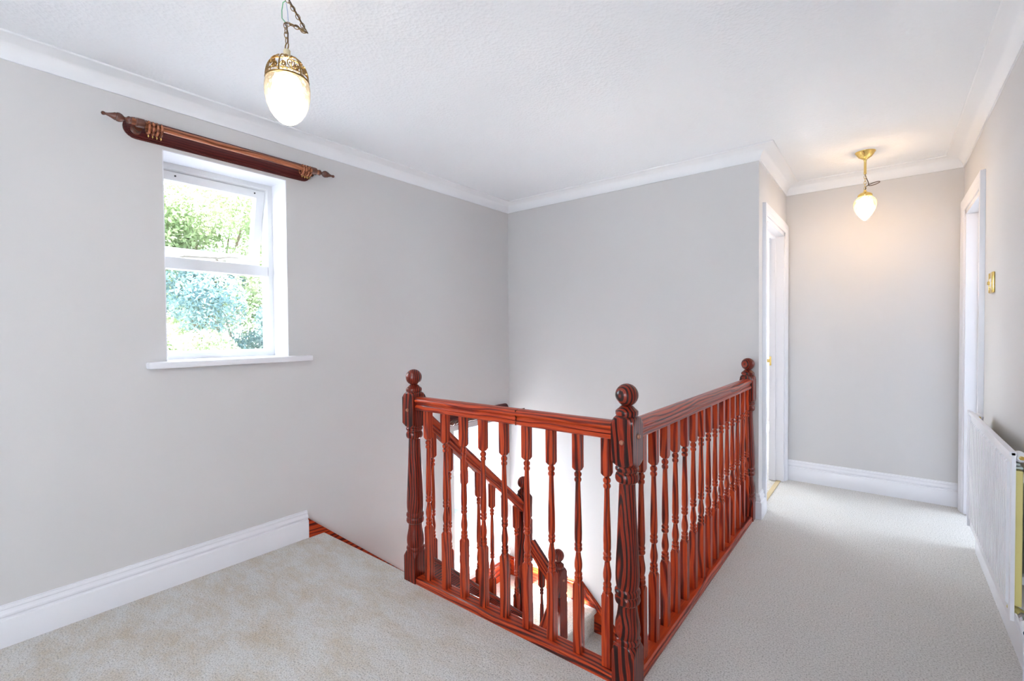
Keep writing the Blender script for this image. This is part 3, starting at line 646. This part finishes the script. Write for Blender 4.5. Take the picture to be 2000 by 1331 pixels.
curtain_pole('dark wooden curtain pole above the stair window, mostly hidden by the handrail', 2.56, 3.40, 2.63, 3.27, 0.535, 0.530,
    [[], []], ['', ''], POLE_BOARD, COPPER_DK, COPPER_DK)

# ------------------------------------------------------------------ pendants
def chain(mb, pts, ll=0.020, w=0.0062, r=0.0012):
    """interlocked oval links along a polyline"""
    pts = [V(p) for p in pts]; seg = []; 
    L = [0]
    for a, b in zip(pts, pts[1:]): L.append(L[-1] + (b - a).length)
    def at(s):
        for i in range(len(pts) - 1):
            if s <= L[i + 1] or i == len(pts) - 2:
                t = (s - L[i]) / max(1e-6, L[i + 1] - L[i]); return pts[i].lerp(pts[i + 1], t)
    s = 0; k = 0; pitch = ll * 0.78
    while s + ll <= L[-1] + ll * 0.3:
        a = at(s); b = at(min(s + ll, L[-1])); c = (a + b) / 2; t = (b - a).normalized()
        ref = V((0, 0, 1)) if abs(t.z) < 0.9 else V((1, 0, 0))
        u = t.cross(ref).normalized(); v = t.cross(u)
        s_ = u if k % 2 else v
        loop = [c + t * (ll / 2) * math.cos(q) * (1 if abs(math.cos(q)) > 0.6 else 0.95) + s_ * w * math.sin(q) for q in [2 * PI * i / 14 for i in range(14)]]
        mb.tube(loop, r, 6, True); s += pitch; k += 1
def spiral(cx, cz, r0, r1, turns, a0, n=26):
    return [(cx + (r0 + (r1 - r0) * i / n) * math.cos(a0 + turns * 2 * PI * i / n), cz + (r0 + (r1 - r0) * i / n) * math.sin(a0 + turns * 2 * PI * i / n)) for i in range(n + 1)]
def bulb(root, z, power, col):
    MB().lathe([(z - 0.028, 0.001), (z - 0.026, 0.008), (z - 0.018, 0.015), (z, 0.0185), (z + 0.018, 0.015), (z + 0.032, 0.010), (z + 0.05, 0.009)], 16).build('bulb', BULB, root, 60)
    l = bpy.data.lights.new('pendant_light', 'POINT'); l.energy = power; l.color = col; l.shadow_soft_size = 0.03
    o = bpy.data.objects.new('pendant_light', l); COL.objects.link(o); o.parent = root; o.location = (0, 0, z - 0.045)
# near pendant
P1_ = V((-1.503, 0.738, 2.44))
pl = thing('pendant_lamp', P1_, 'lit frosted glass pendant with openwork brass cap hanging near the window', 'pendant lamp')
G0 = -0.518
shp = [(0.0, 0.006), (0.003, 0.016), (0.010, 0.028), (0.022, 0.0405), (0.040, 0.0525), (0.062, 0.0615), (0.088, 0.0668), (0.112, 0.0680), (0.130, 0.0660), (0.142, 0.0618), (0.148, 0.058)]
MB().lathe([(G0 + z, r) for z, r in shp] + [(G0 + z, r - 0.003) for z, r in shp[::-1] if r > 0.01], 48).build('glass_shade', SHADE1, pl, 60)
cap = MB(); CZ = G0 + 0.143
def dome(phi, t):
    """point on the cap dome, t from 0 (rim) to 1 (top)"""
    rr = 0.061 * math.cos(t * PI / 2 * 0.93) ** 0.8 + 0.002; return V((rr * math.cos(phi), rr * math.sin(phi), CZ + 0.070 * math.sin(t * PI / 2) - 0.003))
for t, r in ((0.0, 0.0028), (0.10, 0.0016)): cap.tube([dome(2 * PI * i / 40, t) for i in range(40)], r, 6, True)
for k in range(6):
    p0 = k * PI / 3 + 0.2
    cap.tube([dome(p0, t / 10) for t in range(11)], 0.0024, 6)
    for cx, ct, rad, sg in ((0.52, 0.30, 0.20, 1), (0.30, 0.62, 0.13, -1), (0.72, 0.66, 0.12, 1), (0.22, 0.20, 0.10, -1), (0.82, 0.22, 0.10, 1)):
        cap.tube([dome(p0 + PI / 3 * min(max(u, 0.02), 0.98), min(max(v_, 0.02), 0.98)) for u, v_ in spiral(cx, ct, 0.02, rad, 1.6 * sg, 0.6 * k)], 0.0017, 5)
cap.build('openwork_cap', BRONZE, pl, 60)
fit = MB().lathe([(CZ + 0.064, 0.013), (CZ + 0.070, 0.014), (CZ + 0.073, 0.0095), (CZ + 0.078, 0.0105), (CZ + 0.092, 0.0105), (CZ + 0.095, 0.008)], 20)
fit.build('cord_grip', plain('ivory_plastic', (0.62, 0.56, 0.38), 0.4), pl, 40)
zt = CZ + 0.095
MB().tube([(0.011 * math.cos(a), 0.006 * math.sin(a) * 0, zt + 0.010 + 0.011 * math.sin(a)) for a in [2 * PI * i / 20 for i in range(20)]], 0.0017, 6, True).build('hook_ring', BRONZE, pl, 60)
ch = MB(); rv_ = V((math.cos(YAW), math.sin(YAW), 0))
loop = [V((0, 0, zt + 0.02)), V((0, 0, zt + 0.085)) - rv_ * 0.004, rv_ * 0.028 + V((0, 0, zt + 0.075)), rv_ * 0.062 + V((0, 0, zt + 0.052)), rv_ * 0.052 + V((0, 0, zt + 0.075)), rv_ * 0.028 + V((0, 0, zt + 0.120)), V((0, 0, zt + 0.17)) - rv_ * 0.004, V((0, 0, -0.045))]
chain(ch, loop); ch.build('chain', BRONZE, pl, 60)
fx = [p + V((0.003, 0.002, 0)) + rv_ * 0.003 * math.sin(i * 2) for i, p in enumerate([loop[0], loop[0].lerp(loop[1], 0.5), loop[1], loop[2], loop[3], loop[4], loop[5], loop[6], loop[6].lerp(loop[7], 0.5), loop[7]])]
MB().tube(fx, 0.0022, 8).build('flex', FLEX, pl, 60)
MB().tube([V((0, 0, zt + 0.155)), V((0, 0, zt + 0.150)) - rv_ * 0.010, V((0, 0, zt + 0.125)) - rv_ * 0.014, V((0, 0, zt + 0.10)) - rv_ * 0.014, V((0, 0, zt + 0.088)) - rv_ * 0.004], 0.0014, 8).build('green_wire', GREENW, pl, 60)
MB().tube([V((0, 0, zt + 0.150)), rv_ * 0.004 + V((0, 0, zt + 0.12)), rv_ * 0.006 + V((0, 0, zt + 0.09))], 0.0012, 8).build('blue_wire', BLUEW, pl, 60)
MB().lathe([(-0.052, 0.008), (-0.045, 0.012), (-0.035, 0.020), (-0.018, 0.040), (-0.006, 0.048), (0, 0.048)], 28).build('ceiling_rose', BRASS, pl, 40)
bulb(pl, G0 + 0.075, 1.1, (1.0, 0.90, 0.76))
# hall pendant
P2_ = V((-0.112, 3.956, 2.44))
pl = thing('pendant_lamp', P2_, 'lit clear cut-glass pendant on a brass chain in the hall', 'pendant lamp')
G0 = -0.459
shp = [(0.0, 0.006), (0.004, 0.012), (0.020, 0.026), (0.045, 0.044), (0.072, 0.058), (0.095, 0.0645), (0.115, 0.0650), (0.135, 0.0605), (0.150, 0.050), (0.158, 0.040), (0.165, 0.036)]
MB().lathe([(G0 + z, r) for z, r in shp] + [(G0 + z, r - 0.003) for z, r in shp[::-1] if r > 0.01], 48).build('glass_shade', SHADE2, pl, 60)
MB().lathe([(G0 + 0.158, 0.0385), (G0 + 0.166, 0.0415), (G0 + 0.174, 0.040), (G0 + 0.180, 0.034), (G0 + 0.186, 0.024), (G0 + 0.190, 0.012), (G0 + 0.200, 0.008), (G0 + 0.206, 0.004)], 28).build('cap', BRASS, pl, 40)
MB().lathe([(-0.150, 0.0065), (-0.142, 0.0085), (-0.135, 0.0075), (-0.060, 0.0070), (-0.052, 0.010), (-0.046, 0.018), (-0.034, 0.036), (-0.018, 0.048), (-0.010, 0.052), (-0.004, 0.057), (0, 0.057)], 32).build('ceiling_rose', BRASS, pl, 40)
ch = MB(); chain(ch, [V((0, 0, G0 + 0.204)), V((0, 0, -0.148))], 0.024, 0.0062, 0.0014); ch.build('chain', BRASS, pl, 60)
zz = G0 + 0.205
fx = [V((0, 0, zz)), rv_ * 0.006 + V((0, 0, zz + 0.022)), rv_ * 0.030 + V((0, 0, zz + 0.040))]
fx += [rv_ * (0.062 + 0.034 * math.cos(a)) + fw * 0.02 * math.sin(a) + V((0, 0, zz + 0.043 + 0.010 * math.sin(a + 2.2))) for a in [PI + 0.3 + i * (2 * PI - 0.6) / 16 for i in range(17)]]
fx += [rv_ * 0.020 + V((0, 0, zz + 0.055)), rv_ * 0.008 + V((0, 0, zz + 0.080)), V((0, 0, -0.150))]
MB().tube(fx, 0.0024, 8).build('flex', FLEX, pl, 60)
bulb(pl, G0 + 0.095, 1.3, (1.0, 0.68, 0.38))

# ------------------------------------------------------------------ radiator
rd = thing('radiator', (0.36, 2.84, 0.23), 'white ribbed panel radiator with cream sides mounted on the right wall', 'radiator')
RY0, RY1, RZ0, RZ1, RXF = 2.335, 3.350, 0.232, 0.818, 0.340
N_ = 24; pan = MB(); ys = []; 
prof = []
m0 = 0.035
for i in range(N_):
    c = RY0 + m0 + (RY1 - RY0 - 2 * m0) * (i + 0.5) / N_; h = (RY1 - RY0 - 2 * m0) / N_ / 2
    prof += [(c - h * 0.98, 0.0125), (c - h * 0.50, 0.0125), (c - h * 0.42, -0.001), (c + h * 0.78, -0.001), (c + h * 0.88, 0.0125)]
prof = [(RY0, 0.004), (RY0 + m0 - 0.01, 0.004)] + prof + [(RY1 - m0 + 0.01, 0.004), (RY1, 0.004)]
zi0, zi1 = RZ0 + 0.045, RZ1 - 0.045
rows = [(RZ0, True), (RZ0 + 0.038, True), (zi0, False), (zi1, False), (RZ1 - 0.038, True), (RZ1, True)]
vs = []; fs = []
for z, flat in rows:
    for y, d in prof: vs.append((RXF + (0.004 if flat else d), y, z))
np_ = len(prof)
for a in range(len(rows) - 1):
    for b in range(np_ - 1): fs.append((a * np_ + b, a * np_ + b + 1, (a + 1) * np_ + b + 1, (a + 1) * np_ + b))
vs2 = [(RXF + 0.0145, y, z) for z in (RZ0, RZ1) for y in (RY0, RY1)]
k = len(vs); vs += vs2
fs += [(k, k + 1, k + 3, k + 2), (0, k, k + 2, (len(rows) - 1) * np_), (np_ - 1, k + 1, k + 3, len(rows) * np_ - 1), tuple(range(np_)) + (k + 1, k), tuple((len(rows) - 1) * np_ + i for i in range(np_)) + (k + 3, k + 2)]
child(mk('front_panel', vs, fs, WHITE), rd)
ends = MB().bbox(RXF - 0.006, RXF + 0.004, RY1 - 0.022, RY1 + 0.004, RZ0 + 0.0, RZ1 + 0.012, 0.002).bbox(RXF - 0.003, RXF + 0.016, RY0, RY1, RZ1 - 0.012, RZ1 + 0.004, 0.003)
child(ends.build('top_rim', WHITE, None, 40), rd)
child(tag(MB().bbox(RXF + 0.0145, RXF + 0.033, RY0 + 0.004, RY1 - 0.012, RZ0 + 0.052, RZ1 - 0.062, 0.003).build('convector', CREAM), 'yellowed cream convector behind the front panel'), rd)
fn = MB()
for i, (a, b) in enumerate(((0.014, 0.027), (0.014, 0.034))): fn.bbox(RXF + a, RXF + b, RY0 + 0.014, RY0 + 0.06, RZ1 - 0.045 - 0.012 * i, RZ1 - 0.037 - 0.012 * i, 0.001)
child(fn.build('fin', SILVER), rd)
for y, nm in ((RY0 + 0.045, 'near'), (RY1 - 0.03, 'far')):
    M_ = Matrix.Translation((RXF + 0.030, y, RZ1 - 0.018)) @ Matrix.Rotation(PI / 2, 4, 'X')
    child(MB().lathe([(-0.03, 0.010), (-0.02, 0.0165), (0.012, 0.0185), (0.024, 0.0165), (0.030, 0.011)], 20, None, M_).build('end_boss', WHITE, None, 40), rd)
    child(MB().lathe([(0.028, 0.0075), (0.034, 0.0075), (0.035, 0.004), (0.031, 0.003)], 6, None, M_).build('bleed_plug', BRASS), rd)
br = MB()
for z in (0.36, 0.72): br.bbox(RXF + 0.033, XR - 0.0012, RY0 + 0.05, RY0 + 0.09, z - 0.014, z + 0.014, 0.002)
br.bbox(XR - 0.012, XR - 0.0012, RY0 + 0.055, RY0 + 0.085, 0.30, 0.78, 0.002)
child(br.build('wall_bracket', WHITE), rd)
vv = MB().tube([(RXF + 0.012, RY0 + 0.05, RZ0 + 0.028), (RXF + 0.030, RY0 + 0.02, RZ0 + 0.030), (RXF + 0.036, RY0 - 0.005, RZ0 + 0.026)], 0.012, 12)
child(vv.build('valve_elbow', CREAM, None, 40), rd)
MV = Matrix.Translation((RXF + 0.036, RY0 - 0.002, RZ0 + 0.028)) @ Matrix.Rotation(PI / 2 + 0.35, 4, 'X')
child(MB().lathe([(0.0, 0.0145), (0.010, 0.0145), (0.013, 0.011), (0.016, 0.0135), (0.030, 0.0135), (0.032, 0.010)], 6, None, MV).build('valve_nut', CHROME), rd)
child(MB().lathe([(0.032, 0.0105), (0.036, 0.0155), (0.072, 0.0170), (0.076, 0.0150)], 24, None, MV).build('lockshield_cap', WHITE, None, 40), rd)
child(MB().lathe([(0.074, 0.0125), (0.079, 0.0125), (0.080, 0.009)], 20, None, MV).build('cap_end', NAVY, None, 40), rd)
child(MB().tube([(RXF + 0.036, RY0 - 0.02, RZ0 + 0.02), (RXF + 0.040, RY0 - 0.02, 0.10), (RXF + 0.040, RY0 - 0.02, 0.0)], 0.0075, 10).build('pipe', WHITE, None, 40), rd)

# light switch
sw = thing('light_switch', (XR, 3.33, 1.478), 'brass light switch plate on the right wall near the doorway', 'light switch')
MB().bbox(-0.010, 0.0, -0.052, 0.052, -0.052, 0.052, 0.004).build('plate', BRASS, sw, 40)
for s in (-1, 1):
    b_ = MB().bbox(-0.0115, -0.009, s * 0.045 - 0.0015, s * 0.045 + 0.0015, -0.049, 0.049, 0.0005)
    for i in range(14): b_.lathe([(-0.001, 0.0028), (0.0015, 0.0022), (0.002, 0.0003)], 8, None, Matrix.Translation((-0.010, s * 0.045, -0.045 + 0.0069 * i)) @ Matrix.Rotation(-PI / 2, 4, 'Y'))
    b_.build('rope_border', BRASS, sw, 40)
MB().bbox(-0.013, -0.008, -0.014, 0.014, -0.020, 0.020, 0.002).build('switch_insert', WHITE, sw)
b_ = MB().bbox(-0.022, -0.010, -0.005, 0.005, -0.012, 0.006, 0.003); b_.build('toggle', BRASS, sw)

# ------------------------------------------------------------------ outdoors
gnd = MB().box(-60, -3.08, -40, 60, -3.1, -2.8).build('ground', plain('dark_tarmac', (0.045, 0.047, 0.05), 0.9)); tag(gnd, 'dark tarmac ground outside the windows', 'ground', None, 'structure')
def leaf_cloud(blobs, n, size, seed):
    rnd = random.Random(seed); vs = []; fs = []
    tot = sum(b[3] ** 2 for b in blobs)
    for (bx_, by_, bz_, br_) in blobs:
        for _ in range(int(n * br_ ** 2 / tot)):
            d = V((rnd.gauss(0, 1), rnd.gauss(0, 1), rnd.gauss(0, 1))).normalized() * br_ * (rnd.random() ** 0.35)
            c = V((bx_, by_, bz_)) + d; nrm = V((rnd.gauss(0, 1), rnd.gauss(0, 1), rnd.gauss(0.4, 1))).normalized()
            a = nrm.orthogonal().normalized(); a.rotate(Matrix.Rotation(rnd.random() * 6.28, 3, nrm)); b = nrm.cross(a)
            s = size * (0.6 + 0.8 * rnd.random()); k = len(vs)
            vs += [c - a * s, c + b * s * 0.45, c + a * s, c - b * s * 0.45]; fs.append((k, k + 1, k + 2, k + 3))
    return vs, fs
def tree(name, label, loc, height, blobs, n, size, mat, seed, cat='tree'):
    r = thing(name, loc, label, cat)
    vs, fs = leaf_cloud(blobs, n, size, seed)
    me = bpy.data.meshes.new('foliage'); me.from_pydata([tuple(v) for v in vs], [], fs); me.materials.append(mat)
    o = bpy.data.objects.new('foliage', me); COL.objects.link(o); o.parent = r; o['kind'] = 'stuff'
    tr = MB().tube([(0, 0, 0), (0.05, 0.03, height * 0.4), (-0.04, 0.05, height * 0.8)], [0.16, 0.12, 0.05], 8)
    rnd = random.Random(seed)
    for b in blobs[:6]:
        z = height * (0.25 + 0.4 * rnd.random()); tr.tube([(0, 0, z), (b[0] * 0.6, b[1] * 0.6, (z + b[2]) / 2), b[:3]], [0.06, 0.04, 0.012], 6)
    tr.build('trunk', BARK, r, 60)
    return r
def blobs_for(rad, h0, h1, n, seed):
    rnd = random.Random(seed); return [(rnd.uniform(-rad, rad), rnd.uniform(-rad, rad), rnd.uniform(h0, h1), rnd.uniform(0.5, 0.95) * rad * 0.62) for _ in range(n)]
tree('leafy_tree', 'bright leafy tree filling the upper pane of the small window', (-13.5, 4.2, -2.8), 8.5, blobs_for(2.3, 3.2, 9.5, 20, 1), 42000, 0.062, LEAF_A, 1)
tree('leafy_tree', 'pale leafy tree at the right of the small window', (-14.0, 7.2, -2.8), 8.5, blobs_for(2.3, 2.8, 9.0, 20, 2), 34000, 0.062, LEAF_A, 2)
tree('garden_shrub', 'blue green shrub filling the lower pane of the small window', (-11.5, 5.0, -2.8), 4.6, blobs_for(1.5, 2.4, 5.4, 14, 3), 34000, 0.046, LEAF_B, 3, 'shrub')
tree('garden_shrub', 'yellow green shrub low at the left of the small window', (-10.8, 3.0, -2.8), 4.0, blobs_for(1.2, 2.0, 3.7, 12, 4), 24000, 0.042, LEAF_A, 4, 'shrub')
tree('leafy_tree', 'unseen leafy tree added close to the house to shade the small window', (-6.2, -1.1, -2.8), 8.5, blobs_for(1.35, 6.6, 9.2, 14, 5), 12000, 0.13, LEAF_A, 5)  # out-of-view tree added to block the sun from the upper window
# neighbouring garage seen through the stair window
hs = thing('garage', (-12.5, 13.0, -2.8), 'neighbouring white garage with blue grey roof seen through the stair window', 'building')
MB().box(-2.5, 2.5, -2.6, 2.6, 0, 2.3).build('wall', plain('white_render', (0.30, 0.30, 0.30), 0.8), hs)
MB().prism([(-2.8, -2.8, 2.3), (2.8, -2.8, 2.3), (0, -2.8, 4.0)], (0, 5.6, 0)).build('roof', plain('blue_grey_tiles', (0.03, 0.04, 0.055), 0.7), hs)
MB().bbox(2.5, 2.56, -1.6, 0.6, 0, 2.0, 0.01).build('garage_door', plain('pale_blue_door', (0.08, 0.12, 0.14), 0.5), hs)

po = thing('porch', (-4.2, 5.4, -2.8), 'small gabled porch with blue grey slate roof outside the stair window', 'porch')
SLATE = plain('blue_grey_slate', (0.020, 0.030, 0.045), 0.8, spec=0.1)
for s in (-1, 1):
    MB().prism([(-1.0, 0, 2.60), (-1.0, s * 0.95, 1.65), (-1.0, s * 0.95, 1.58), (-1.0, 0, 2.53)], (1.9, 0, 0)).build('roof_slope', SLATE, po)
    MB().prism([(0.90, 0, 2.62), (0.90, s * 1.0, 1.62), (0.90, s * 1.0, 1.48), (0.90, 0, 2.48)], (0.03, 0, 0)).build('barge_board', UPVC, po)
    for x in (-0.85, 0.85): MB().box(x - 0.05, x + 0.05, s * 0.8 - 0.05, s * 0.8 + 0.05, 0, 1.75).build('post', UPVC, po)
